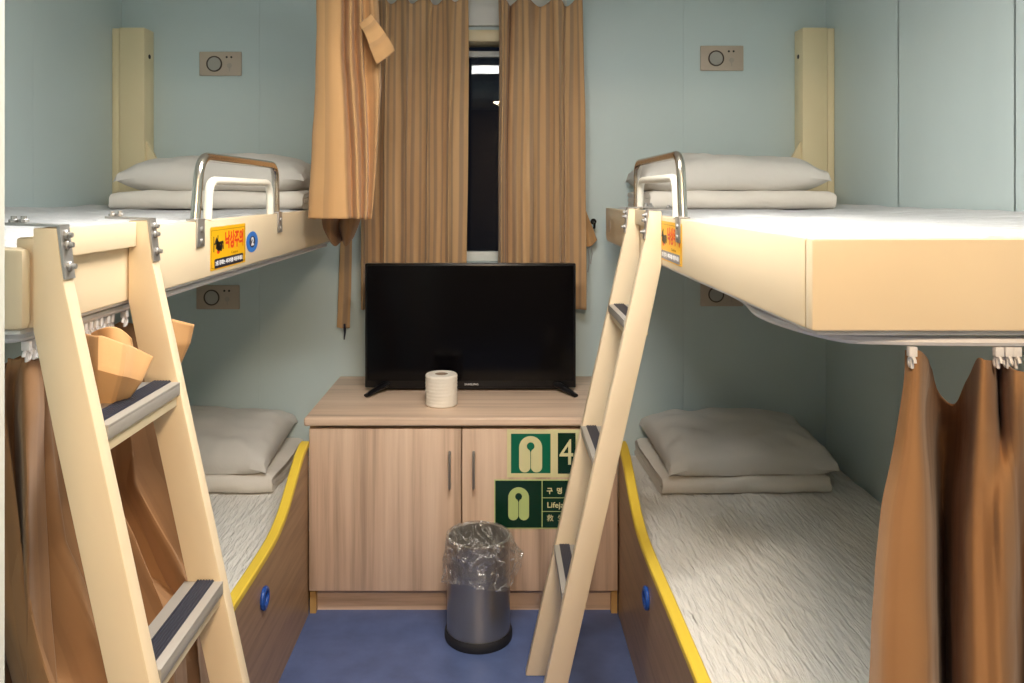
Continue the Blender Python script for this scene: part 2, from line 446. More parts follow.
# ------------------------------------------------------------------ cabinet with TV
CL, CR_, CF = -.555, .357, 2.372
cab = thing('cabinet', (-.1, 2.62, 0), 'low light wood two door cabinet under the television between the berths', 'cabinet')
b = BM(); box(b, CL, CL+.018, CF+.001, YW-.002, .0, .56); box(b, CR_-.018, CR_, CF+.001, YW-.002, 0, .56)
box(b, CL+.018, CR_-.018, CF+.02, YW-.002, .07, .088); box(b, CL+.018, CR_-.018, YW-.02, YW-.002, .088, .56)
obj('body', b, 'edge_wood', cab, smooth=False)
obj('plinth', box(BM(), CL+.018, CR_-.018, CF+.022, CF+.04, 0, .07), 'top_wood', cab, smooth=False)
obj('countertop', box(BM(), CL-.012, CR_+.012, CF-.028, YW-.001, .562, .588, .007, 3), 'top_wood', cab)
xm = (462-CX)*CF/F
for k, (x0, x1, hx) in enumerate(((CL+.002, xm-.0015, (450.3-CX)*CF/F), (xm+.0015, CR_-.002, (474-CX)*CF/F))):
    d = obj('door', box(BM(), x0, x1, CF-.018, CF, .076, .553, .0015), 'cab_wood', cab, origin=((x0+x1)/2+k*.37, CF, .3))
    h = BM(); z0, z1 = .382, .492
    tube(h, fillet([(hx, CF-.018, z0+.01), (hx, CF-.040, z0), (hx, CF-.044, (z0+z1)/2), (hx, CF-.040, z1), (hx, CF-.018, z1-.01)], .012), .0052, 10, .8)
    obj('handle', h, 'bracket', d)

def jacket(pl, bm, cx, cy, w, h, h0, h1):
    """life vest outline: two rounded legs joined by an arch"""
    R = w/2; leg = w*.245; pts = []
    top = cy+h/2-R
    for k in range(17): a = PI-PI*k/16; pts.append((cx+R*math.cos(a), top+R*math.sin(a)))
    lb = cy-h/2+leg; off = R-leg
    for k in range(13): a = -PI*k/12; pts.append((cx+off+leg*math.cos(a), lb+leg*math.sin(a)))
    pts.append((cx+.0006, lb+.001)); pts.append((cx-.0006, lb+.001))
    for k in range(13): a = -PI*k/12; pts.append((cx-off+leg*math.cos(a), lb+leg*math.sin(a)))
    pl.poly(bm, pts[::-1], h0, h1)
def neck(pl, bm, cx, cy, w, h, h0, h1):
    r = w*.165; c = cy+h*.22; pts = []
    for k in range(25):
        a = -PI/2+.35+(2*PI-.7)*k/24; pts.append((cx+r*math.cos(a), c+r*1.02*math.sin(a)))
    pts += [(cx-w*.015, c-r*1.5), (cx-w*.015, cy-h*.36), (cx+w*.015, cy-h*.36), (cx+w*.015, c-r*1.5)]
    pl.poly(bm, pts, h0, h1)

SF = CF-.0185
k = SF/F
def sx(px): return (px-CX)*k
def sz(py): return EYE-(py-CY)*k
pl = Plane2((0, SF, 0), (1, 0, 0), (0, 0, 1))
s1 = thing('life_jacket_sign', (sx(530), SF, sz(477)), 'upper cream bordered green life jacket sign with number 4 on cabinet door', 'sign')
b = BM(); pl.rect(b, sx(507), sx(580.5), sz(477.3), sz(429.3), 0, .0012); obj('backing', b, 'sign_cream', s1, smooth=False)
b = BM(); pl.rect(b, sx(511), sx(550.5), sz(473), sz(433.6), .0012, .0018); obj('green_panel', b, 'sign_green', s1, smooth=False)
b = BM(); pl.rect(b, sx(557.8), sx(575.5), sz(473.5), sz(432.8), .0012, .0018); obj('number_panel', b, 'sign_dark', s1, smooth=False)
cx, cy, w_, h_ = sx(530.6), sz(454), sx(542)-sx(519), sz(435.8)-sz(472.2)
b = BM(); jacket(pl, b, cx, cy, w_, h_, .0018, .0024); obj('life_jacket_symbol', b, 'sign_cream', s1, smooth=False)
b = BM(); neck(pl, b, cx, cy, w_, h_, .0024, .0027); obj('neck_opening', b, 'sign_green', s1, smooth=False)
b = BM(); pl.text(b, '4', sx(566.6), sz(453.4), .108, .0021, sx=.82); obj('number', b, 'sign_cream', s1, smooth=False)

s2 = thing('life_jacket_sign', (sx(540), SF, sz(528)), 'lower dark green life jacket sign with three lines of writing on cabinet door', 'sign')
x0, x1 = 494.3, 589
b = BM(); pl.rect(b, sx(x0), sx(x1), sz(528.4), sz(479.5), 0, .0012); obj('backing', b, 'sign_lime', s2, smooth=False)
b = BM(); pl.rect(b, sx(x0+1), sx(541.6), sz(527.4), sz(480.5), .0012, .0018); obj('picture_panel', b, 'sign_dark', s2, smooth=False)
b = BM()
for y0, y1 in ((497.2, 480.5), (510.9, 498), (527.4, 511.6)): pl.rect(b, sx(542.5), sx(x1-1), sz(y1 if y1 > y0 else y0), sz(min(y0, y1)), .0012, .0018)
obj('text_panel', b, 'sign_dark', s2, smooth=False)
cx, cy, w_, h_ = sx(518.6), sz(503.5), sx(529)-sx(508.2), sz(487)-sz(520)
b = BM(); jacket(pl, b, cx, cy, w_, h_, .0018, .0024); obj('life_jacket_symbol', b, 'sign_lime', s2, smooth=False)
b = BM(); neck(pl, b, cx, cy, w_, h_, .0024, .0027); obj('neck_opening', b, 'sign_dark', s2, smooth=False)
b = BM()
pl.text(b, '구  명  동  의', sx(546.6), sz(491), .0195, .0021, align='LEFT', bold=.03, sx=1.0)
obj('korean_lettering', b, 'sign_cream', s2, smooth=False); b = BM()
pl.text(b, 'Lifejackets', sx(546.8), sz(505), .0225, .0021, align='LEFT', bold=.012, sx=1.08)
obj('english_lettering', b, 'sign_cream', s2, smooth=False); b = BM()
pl.text(b, '救  生  衣', sx(546.6), sz(518.2), .0205, .0021, align='LEFT')
obj('chinese_lettering', b, 'sign_cream', s2, smooth=False)

# television
TY = 2.655; tx0, tx1 = -.4385, .262; tz0, tz1 = .6, 1.013
tv = thing('television', (-.088, 2.70, .588), 'black flat screen television on the light wood cabinet', 'television')
b = BM(); box(b, tx0, tx1, TY, TY+.028, tz0, tz1, .004); box(b, tx0+.1, tx1-.1, TY+.02, TY+.06, tz0-.009, tz0+.25, .008); box(b, tx0+.05, tx1-.05, TY+.012, TY+.03, tz0-.008, tz0+.02, .003); obj('housing', b, 'black_plastic', tv)  # last box: low black bar standing in for the shadow under the set
obj('screen', box(BM(), tx0+.008, tx1-.008, TY-.0012, TY+.001, tz0+.024, tz1-.008), 'screen', tv, smooth=False)
b = BM(); lettering(b, 'SAMSUNG', .0088, (at(471.5, 382, TY).x, TY-.0006, tz0+.0115), (1, 0, 0), (0, 0, 1), bold=.03, sx=1.15); obj('logo', b, 'logo', tv, smooth=False)
for s, tip in ((-1, 367.5), (1, 575.0)):
    fx = at(tip, 394, 2.60).x
    b = BM(); P = [Vector((fx, 2.575, .5945)), Vector((fx-s*.025, 2.62, .602)), Vector((fx-s*.055, 2.665, .612)), Vector((fx-s*.04, 2.74, .602)), Vector((fx-s*.02, 2.79, .5945))]
    tube(b, [cr_line(P, i/24) for i in range(25)], lambda t: .0058+.003*math.sin(PI*t), 10, 1.7)
    obj('stand_foot', b, 'black_plastic', tv)

# toilet roll
rx, ry = at(441, 400, 2.47).x, 2.49
tr = thing('toilet_paper_roll', (rx, ry, .588), 'white toilet paper roll standing in front of the television', 'toilet paper')
prof = [(.0465, 0), (.0495, .003)]+[(.0495+.0007*math.sin(i*1.9), .003+.09*i/28) for i in range(1, 28)]+[(.0495, .093), (.0465, .0965), (.021, .0965), (.021, .002)]
obj('paper', lathe(BM(), prof, (rx, ry, .5885), cap=False), 'paper', tr)
obj('core', lathe(BM(), [(.0208, .001), (.0208, .0955), (.0192, .0955), (.0192, .001)], (rx, ry, .5885), cap=False), 'core', tr)

# bin
bx, by = at(478.5, 600, 2.255).x, 2.255
bn = thing('waste_bin', (bx, by, 0), 'round brushed steel waste bin on the blue floor before the cabinet', 'bin')
prof = [(.082, .004), (.0865, .012), (.0895, .022), (.0885, .10), (.0885, .272), (.0895, .279), (.0885, .283), (.0845, .281), (.084, .27), (.084, .03), (.001, .028)]
obj('body', lathe(BM(), prof, (bx, by, 0), cap=False), 'steel', bn)
obj('base_ring', lathe(BM(), [(.06, .0005), (.094, .0005), (.0955, .006), (.0955, .018), (.0915, .026), (.0899, .026), (.0899, .018), (.06, .010)], (bx, by, 0), cap=False), 'black_rubber', bn)
b = BM(); N = 150
lp = [(.045, .15), (.060, .19), (.074, .225), (.080, .262), (.083, .283), (.0865, .2885), (.0905, .286), (.0915, .278), (.092, .268), (.0923, .256), (.0926, .245), (.093, .233), (.0934, .221), (.0938, .209), (.0942, .198), (.0946, .187), (.0950, .178), (.0952, .176)]
def liner(r, z, a, j):
    v = noise.noise(Vector((math.cos(a)*2.2, math.sin(a)*2.2, z*16+3)))
    fine = noise.noise(Vector((math.cos(a)*7, math.sin(a)*7, z*40)))
    out = j >= 7
    rr = r; zz = z
    if out:
        t = min(1, (j-6)/10)
        right = max(0, math.cos(a-.15))**1.6
        crease = 1-abs(noise.noise(Vector((math.cos(a)*3.5+9, math.sin(a)*3.5+z*9, z*20))))*2
        rr = r+t*(.002+.011*abs(v)+.024*right)+.004*fine*t+.006*t*max(0, crease-.5)
        zz = z+t*(.028*right+.012*v+.010*math.sin(3*a+1))
    elif j < 4:
        rr = r+.008*v*(4-j)/2-.006*fine*(j < 3); zz = z
    else: zz = z+.002*fine
    return rr, zz
lathe(b, lp, (bx, by, 0), n=N, cap=False, fn=liner)
tag(obj('bin_liner', b, 'bag'), 'clear crinkled plastic bag folded over the rim of the steel bin', 'bag')

# ------------------------------------------------------------------ upper bunks
NE = .94                                        # near end of the bunks
def mirror_pts(pts): return pts
def upper_bunk(side):
    s = side; xb = RB if s > 0 else LB; xw = XR if s > 0 else XL; xw2 = xw-s*.001
    X = lambda d: xb+s*d                        # d = distance in from the aisle face
    W = abs(xw2-xb); y1 = 2.72 if s > 0 else 2.75
    lab = 'cream upper bunk with chrome guard rail along the wall on the right side' if s > 0 else 'cream upper bunk with chrome guard rail along the wall on the left side'
    r = thing('upper_bunk', ((xb+xw)/2, 1.8, 1.065), lab, 'bunk bed', 'upper bunks')
    def bx(b, d0, d1, *a, **k): return box(b, min(X(d0), X(d1)), max(X(d0), X(d1)), *a, **k)
    b = BM()
    prism(b, [(NE+.0225, 1.086), (NE+.0225, 1.195), (y1, 1.196), (y1, 1.112), (y1-.006, 1.098), (y1-.024, 1.087)], 'x', X(0), X(.022), .003)
    if s > 0:
        for i in range(1): pass
    sb = obj('side_board', b, 'cream', r)
    bs = BM(); c = Vector((X(-.0006), at(613, 225, 1).x*0+y1-.10, 1.135))
    pl = Plane2((X(0), 0, 0), (0, s*-1, 0), (0, 0, 1)) if s > 0 else Plane2((X(0), 0, 0), (0, 1, 0), (0, 0, 1))
    yy = (y1-.09)*(-1 if s > 0 else 1)
    pl.circ(bs, yy, 1.138, .028, 0, .0008, 24, .75)
    obj('hand_slot', bs, 'plate', sb)
    b = BM(); bx(b, 0, W, NE, NE+.022, 1.086, 1.1952 if s > 0 else 1.184, .004 if s > 0 else .009); obj('end_board', b, 'cream', r)
    b = BM(); bx(b, .010, W, NE+.012, y1+.04, 1.079, 1.0855, .003); obj('bed_pan', b, 'pan', r)
    # curtain track with rounded corner
    b = BM()
    if s > 0: path = [(X(.05), y1-.05, 1.071), (X(.045), 1.7, 1.071), (X(.045), 1.36, 1.071), (X(.022), 1.17, 1.069), (X(.05), 1.01, 1.069), (X(.11), .978, 1.069), (X(.30), .968, 1.069), (xw2, .966, 1.069)]
    else: path = [(X(.025), y1-.05, 1.071), (X(.025), 1.8, 1.071), (X(.025), 1.3, 1.071), (X(.028), 1.02, 1.071), (X(.05), .975, 1.071), (X(.11), .962, 1.071), (X(.3), .962, 1.071), (xw2, .962, 1.071)]
    P = [Vector(p) for p in path]
    tube(b, [cr_line(P, i/60) for i in range(61)], .006, 8, 1.6); obj('curtain_track', b, 'track', r)
    # guard rail
    if s > 0: ra, rb_, ia, ib, zt, zi = 1.625, 2.16, 1.672, 2.10, 1.328, 1.280
    else: ra, rb_, ia, ib, zt, zi = 1.497, 2.044, 1.555, 1.985, 1.318, 1.272
    d0 = .008
    xr = X(d0)
    b = BM(); tube(b, fillet([(xr, ra, 1.196), (xr, ra+.025, zt), (xr, rb_-.005, zt), (xr, rb_, 1.196)], .045, 8), .0093, 14)
    gr = obj('guard_rail', b, 'chrome', r)
    xi = X(d0-.002)
    b = BM(); tube(b, fillet([(xi, ia, 1.196), (xi, ia+.008, zi), (xi, ib-.005, zi), (xi, ib, 1.196)], .035, 8), .0088, 14)
    obj('inner_rail', b, 'white_tube', gr)
    for y in (ra, rb_):
        b = BM(); bx(b, -.004, -.0003, y-.019, y+.019, 1.147, 1.199, .0015); bx(b, -.004, .018, y-.019, y+.019, 1.1965, 1.2, .001)
        for z in (1.158, 1.180): disc(b, (X(-.004), y, z), (-s, 0, 0), 0, .0055, .003, 10)
        obj('rail_bracket', b, 'bracket', gr)
    # corner post on the wall
    pw = .113 if s > 0 else .115; px_ = xw2-s*pw
    b = BM()
    box(b, min(px_, xw2-s*.026), max(px_, xw2-s*.026), 2.80, YW-.001, 1.088, 1.826, .003)
    box(b, min(xw2-s*.0245, xw2), max(xw2-s*.0245, xw2), 2.803, YW-.001, 1.088, 1.824, .002)
    box(b, min(px_+s*.02, xw2), max(px_+s*.02, xw2), 2.76, 2.80, 1.088, 1.12, .003)
    po = obj('support_post', b, 'cream_post', r)
    b = BM(); prism(b, [(px_, 1.43), (px_, 1.15), (px_-s*.05, 1.15), (px_-s*.05, 1.34)], 'y', 2.815, 2.83, .001); obj('gusset', b, 'cream_post', po)
    b = BM(); disc(b, (px_+s*.0, 2.84, 1.73), (-s, 0, 0), 0, .008, .002, 14); obj('bolt_hole', b, 'dark', po)
    return r
UR = upper_bunk(1); UL = upper_bunk(-1)

# ------------------------------------------------------------------ bedding
def slab(x0, x1, y0, y1, z0, z1, r, nx, ny, fn):
    def axis(a, c, n):
        L = [(a, z1-z0), (a, r)]
        for k in range(1, 6): t = PI/2*k/6; L.append((a+r*(1-math.cos(t)), r*(1-math.sin(t))))
        for k in range(n+1): L.append((a+r+(c-a-2*r)*k/n, 0))
        for k in range(5, 0, -1): t = PI/2*k/6; L.append((c-r*(1-math.cos(t)), r*(1-math.sin(t))))
        return L+[(c, r), (c, z1-z0)]
    U = axis(x0, x1, nx); V = axis(y0, y1, ny); b = BM(); g_ = []
    for i, (x, dx) in enumerate(U):
        row = []
        for j, (y, dy) in enumerate(V):
            z = max(z0, z1-dx-dy); row.append(b.verts.new(Vector((x, y, z))+Vector(fn(x, y, z))*(0 if z <= z0+1e-4 else 1)))
        g_.append(row)
    for i in range(len(U)-1):
        for j in range(len(V)-1): b.faces.new((g_[i][j], g_[i+1][j], g_[i+1][j+1], g_[i][j+1]))
    n, m = len(U)-1, len(V)-1
    b.faces.new([g_[i][0] for i in range(n+1)]+[g_[n][j] for j in range(1, m+1)]+[g_[i][m] for i in range(n-1, -1, -1)]+[g_[0][j] for j in range(m-1, 0, -1)])
    return b

def mattress_upper(side, label):
    s = side; xb = RB if s > 0 else LB; xw = (XR if s > 0 else XL)-s*.003
    xa = xb+s*.036
    def fn(x, y, z):
        t = abs(x-xb)/.8
        return (0, 0, .012*max(0, (t-.75)/.25)+.006*noise.noise(Vector((x*5, y*5, s*3)))+.003*noise.noise(Vector((x*16, y*11, s)))-.004)
    b = slab(min(xa, xw), max(xa, xw), NE+.03, 2.74, 1.0868, 1.2, .022, 50, 110, fn)
    return tag(obj('mattress', b, 'sheet'), label, 'mattress', 'upper bunk mattresses')
mattress_upper(1, 'white sheeted mattress lying in the right upper bunk')
mattress_upper(-1, 'white sheeted mattress lying in the left upper bunk')

def mattress_lower(side, label):
    s = side; xb = .359 if s > 0 else LB; xw = (XR if s > 0 else XL)-s*.003; xa = xb+s*.024
    def fn(x, y, z):
        # long crinkles running down the bed
        q = x*math.cos(.35*s)+y*math.sin(.35*s)*.9
        r = noise.noise(Vector((q*38, y*5, 0)))*.0032+noise.noise(Vector((q*75, y*9, 4)))*.0018
        return (0, 0, r+.006*noise.noise(Vector((x*4, y*3, 8+s))))
    b = slab(min(xa, xw), max(xa, xw), .90, YW-.003, .203, .308, .03, 150, 260, fn)
    return tag(obj('mattress', b, 'quilt'), label, 'mattress', 'lower berth mattresses')
mattress_lower(1, 'crinkled white quilted mattress in the right lower berth')
mattress_lower(-1, 'crinkled white quilted mattress in the left lower berth')

def duvet(x0, x1, y0, y1, z0, h, label, seed, yaw=0):
    b = BM(); t = h/3*.93
    def strip(center):
        n = len(center); L = []; R_ = []
        for i in range(n):
            d = (center[min(i+1, n-1)]-center[max(i-1, 0)]).normalized(); nn = Vector((-d.y, d.x)); L.append(center[i]+nn*t/2); R_.append(center[i]-nn*t/2)
        e0 = center[0]-(center[1]-center[0]).normalized()*t*.35; e1 = center[-1]+(center[-1]-center[-2]).normalized()*t*.35
        return [e0]+L+[e1]+R_[::-1]
    r = h/2-t/2
    arc = [Vector((y0+h/2-r*math.sin(a), h/2-r*math.cos(a))) for a in [PI*k/10 for k in range(11)]]
    lin = lambda a, c, n: [Vector((a[0]+(c[0]-a[0])*k/n, a[1]+(c[1]-a[1])*k/n)) for k in range(n+1)]
    c1 = lin((y1, t/2), (y0+h/2+.01, t/2), 12)+arc+lin((y0+h/2+.01, h-t/2), (y1, h-t/2), 12)
    c2 = lin((y0+h*.55, h/2), (y1-.004, h/2), 12)
    cxm, cym = (x0+x1)/2, (y0+y1)/2
    for cc in (c1, c2):
        out = strip(cc); nx = 34; rings = []
        for i in range(nx+1):
            u = i/nx; ring = []
            for p in out:
                x = x0+(x1-x0)*u; e = max(0, abs(u-.5)*2-.94)/.06
                z = p.y*(1-.10*e)
                nz = noise.noise_vector(Vector((x*11+seed, p.x*11, p.y*6)))
                k = min(1, p.y/.012)
                nz *= 1.5; x2 = x+nz.x*.006+(.006*noise.noise(Vector((p.x*8, p.y*60, seed+u*2))))*(1 if u in (0, 1) else .3)
                y2 = p.x+nz.y*.005; z2 = z+nz.z*.005*k
                dx, dy = x2-cxm, y2-cym
                ring.append(b.verts.new((cxm+dx*math.cos(yaw)-dy*math.sin(yaw), cym+dx*math.sin(yaw)+dy*math.cos(yaw), z0+max(0, z2))))
            rings.append(ring)
        m = len(out)
        for a, c in zip(rings, rings[1:]):
            for k in range(m): b.faces.new((a[k], a[(k+1) % m], c[(k+1) % m], c[k]))
        b.faces.new(rings[0]); b.faces.new(rings[-1][::-1])
    return tag(obj('folded_duvet', b, 'duvet'), label, 'blanket', 'folded duvets')

def pillow(cx, cy, z0, a, d, h, label, seed, yaw=0, tilt=0):
    """a, d half sizes; seam at a third of the height, corners drawn out"""
    b = BM(); nu, nv = 56, 44; top = {}; bot = {}
    for i in range(nu+1):
        for j in range(nv+1):
            u = -1+2*i/nu; v = -1+2*j/nv
            u_ = math.copysign(abs(u)**.8, u); v_ = math.copysign(abs(v)**.8, v)
            t = max(0, (1-abs(u_)**3.2))**.40*max(0, (1-abs(v_)**2.6))**.46
            x = a*u_*(1-.03*(1-v_*v_)*abs(u_)**4); y = d*v_*(1-.075*(1-u_*u_)*abs(v_)**4)
            e = (1-t)
            wr = noise.noise(Vector((u_*3.5+seed, v_*3.5, 0)))*.010*t**.4+noise.noise(Vector((u_*9+seed, v_*5, 5)))*.006*e*(t > .02)+noise.noise(Vector((u_*1.3+seed, v_*1.3, 9)))*.012*t
            # gathered creases running in from the near edge
            wr += .0045*math.sin(u_*31+seed)*max(0, -v_-.55)/.45*(t > .02)*max(0, noise.noise(Vector((u_*4, seed, 1)))+.3)
            seam = .34*h+.003*math.sin(u_*7+seed)
            sag = -.012*(abs(u_)**6*abs(v_)**6)
            zt = seam+.66*h*t+wr; zb = seam-.34*h*min(1, t*1.6)+sag*0
            def put(z):
                xx, yy = x, y; z = z+tilt*y
                return b.verts.new((cx+xx*math.cos(yaw)-yy*math.sin(yaw), cy+xx*math.sin(yaw)+yy*math.cos(yaw), z0+max(.0, z)))
            edge = i in (0, nu) or j in (0, nv)
            top[i, j] = put(seam+sag if edge else zt)
            bot[i, j] = top[i, j] if edge else put(min(zb, zt-.001))
    for i in range(nu):
        for j in range(nv):
            for D, fl in ((top, 0), (bot, 1)):
                q = [D[i, j], D[i+1, j], D[i+1, j+1], D[i, j+1]]
                try: b.faces.new(q[::-1] if fl else q)
                except ValueError: pass
    return tag(obj('pillow', b, 'pillow'), label, 'pillow', 'grey beige pillows')

ZU = 1.199
duvet(.462, 1.02, 2.40, 2.84, ZU, .052, 'folded white duvet under the pillow on the right upper bunk', 1)
pillow(.735, 2.63, ZU+.053, 0.285, .205, .118, 'plump grey pillow on the folded duvet of the right upper bunk', 2, -.02)
duvet(-1.165, -.585, 2.40, 2.84, ZU, .052, 'folded white duvet under the pillow on the left upper bunk', 5)
pillow(-.875, 2.63, ZU+.053, .29, .205, .118, 'soft grey pillow on the folded duvet of the left upper bunk', 7)
ZL = .312
duvet(.50, 1.03, 2.47, 2.87, ZL, .058, 'folded beige duvet under the pillow in the right lower berth', 9, .03)
pillow(.785, 2.665, ZL+.059, .27, .205, .122, 'grey beige pillow on the folded duvet in the right lower berth', 13, .05, .09)
duvet(-1.24, -.695, 2.475, 2.87, ZL, .055, 'folded beige duvet under the pillow in the left lower berth', 15, 0)
pillow(-.99, 2.675, ZL+.058, .275, .20, .125, 'grey beige pillow on the folded duvet in the left lower berth', 21, -.0, .11)

# ------------------------------------------------------------------ lower berths
def lower_berth(side, label):
    s = side; xb = .359 if s > 0 else LB; xw = (XR if s > 0 else XL)-s*.002
    r = thing('lower_berth', ((xb+xw)/2, 1.8, 0), label, 'bunk bed', 'lower berths')
    prof = [(.88, .375), (1.6, .377), (1.9, .376), (2.02, .382), (2.10, .40), (2.17, .432), (2.235, .468), (2.29, .495), (2.335, .508), (2.364, .510)]
    P = [Vector((0, y, z)) for y, z in prof]
    top = [cr_line(P, i/60) for i in range(61)]
    b = BM(); prism(b, [(2.364, 0.0005), (.88, .0005)]+[(p.y, p.z-.002) for p in top], 'x', xb, xb+s*.02)
    sb = obj('side_board', b, 'board_wood', r, smooth=False)
    # yellow edge band wraps the top edge
    b = BM(); rings = []
    for i, p in enumerate(top):
        d = (top[min(i+1, 60)]-top[max(i-1, 0)]).normalized(); n = Vector((0, -d.z, d.y))
        A = Vector((xb-s*.003, p.y, p.z)); B = Vector((xb+s*.023, p.y, p.z))
        rings.append([b.verts.new(q) for q in (A-n*.012, A+n*.001, A+Vector((s*.003, 0, 0))+n*.004, B-Vector((s*.003, 0, 0))+n*.004, B+n*.001, B-n*.012)])
    for a, c in zip(rings, rings[1:]):
        for k in range(6): b.faces.new((a[k], a[(k+1) % 6], c[(k+1) % 6], c[k]))
    b.faces.new(rings[0]); b.faces.new(rings[-1][::-1])
    obj('edge_band', b, 'yellow_trim', r)
    b = BM(); box(b, min(xb+s*.0205, xw), max(xb+s*.0205, xw), .90, YW-.002, .001, .20); obj('base', b, 'board_wood', r, smooth=False)
    b = BM(); yc, zc = 1.905, .283
    pts = [Vector((xb-s*.004, yc+.021*math.cos(t), zc+.021*math.sin(t))) for t in [2*PI*k/32 for k in range(32)]]
    tube(b, pts, .0062, 10, closed=True); fr = obj('finger_ring', b, 'blue', sb)
    b = BM(); disc(b, (xb-s*.0003, yc, zc), (-s, 0, 0), 0, .018, .0015, 24); obj('ring_recess', b, 'blue_dark', fr)
    return r
lower_berth(1, 'right lower berth of brown wood with yellow edged side board')
lower_berth(-1, 'left lower berth of brown wood with yellow edged side board')

# ------------------------------------------------------------------ ladders
def ladder(side, ys, yt, label):
    s = side; xb = (RB if s > 0 else LB)-s*.0015
    q = .226 if s > 0 else .216
    D = lambda d: xb-s*d                         # d = distance out from the bunk face into the aisle
    r = thing('bunk_ladder', (D(.27), (ys+yt)/2, 0), label, 'ladder', 'bunk ladders')
    zk = 1.085
    def inner(z): return max(0, (zk-.01-z)*q)
    def outer(z): return .036+max(0, (1.144-z)*q) if z < 1.15 else .035-(z-1.15)*.12
    th = .025
    for y in (ys, yt):
        b = BM(); outl = [(D(0), 1.207), (D(0), zk), (D(inner(.95)), .95), (D(inner(0)), .0008), (D(outer(0)), .0008), (D(outer(.7)), .7), (D(outer(1.146)), 1.146), (D(outer(1.18)), 1.18), (D(outer(1.207)), 1.207)]
        prism(b, outl, 'y', y, y+th, .002); st = obj('stile', b, 'cream', r)
        # hook plate on the stile's front edge, over the top of the board
        b = BM(); t = .003
        prism(b, [(D(outer(1.145)+.0005), 1.145), (D(outer(1.145)+t), 1.145), (D(outer(1.15)+t), 1.15), (D(outer(1.207)+t), 1.2105), (D(-.036), 1.2135), (D(-.036), 1.2100), (D(outer(1.2)-.001), 1.2078), (D(outer(1.15)+.0005), 1.15)], 'y', y+.001, y+th-.001)
        for z in (1.198, 1.186, 1.160):
            tube(b, [(D(outer(z)+.002), y+th*.5, z), (D(outer(z)+.012), y+th*.5, z)], .0032, 8)
            disc(b, (D(outer(z)+.003), y+th*.5, z), (-s, 0, 0), 0, .0065, .004, 8)
        for dx in (-.018, -.030):
            tube(b, [(D(dx), y+th*.5, 1.212), (D(dx), y+th*.5, 1.221)], .0035, 8); disc(b, (D(dx), y+th*.5, 1.2135), (0, 0, 1), 0, .006, .004, 8)
        obj('hook_bracket', b, 'bracket', st)
    b = BM(); box(b, min(D(.0005), D(.013)), max(D(.0005), D(.013)), ys+th+.0003, yt-.0003, 1.168, 1.205, .002); obj('top_bar', b, 'cream', r)
    for zt_ in ((.960, .646, .340) if s > 0 else (.964, .664, .362)):
        y0, y1 = ys+th+.0003, yt-.0003
        o1 = outer(zt_); i1 = inner(zt_)-.004
        def bx(b, d0, d1, z0, z1, bv=0): return box(b, min(D(d0), D(d1)), max(D(d0), D(d1)), y0, y1, z0, z1, bv)
        b = BM(); bx(b, i1+.004, o1-.001, zt_-.036, zt_-.004, .002); rg = obj('rung', b, 'rung_cream', r)
        b = BM(); bx(b, i1, o1+.0035, zt_-.004, zt_, .0008); bx(b, o1-.0005, o1+.0035, zt_-.019, zt_-.0035, .0008)
        obj('nosing', b, 'alu', rg)
        b = BM(); wd = (o1-i1)
        bx(b, o1-.036, o1-.010, zt_+.0002, zt_+.0012)
        for k_ in range(6): x = o1-.0352+k_*.0043; bx(b, x, x+.0022, zt_+.001, zt_+.0026)
        obj('tread_strip', b, 'tread', rg, smooth=False)
    return r
ladder(-1, .957, 1.205, 'cream ladder hooked over the left upper bunk, nearest to the viewer')
ladder(1, 1.79, 2.065, 'cream ladder hooked over the right upper bunk beside the waste bin')

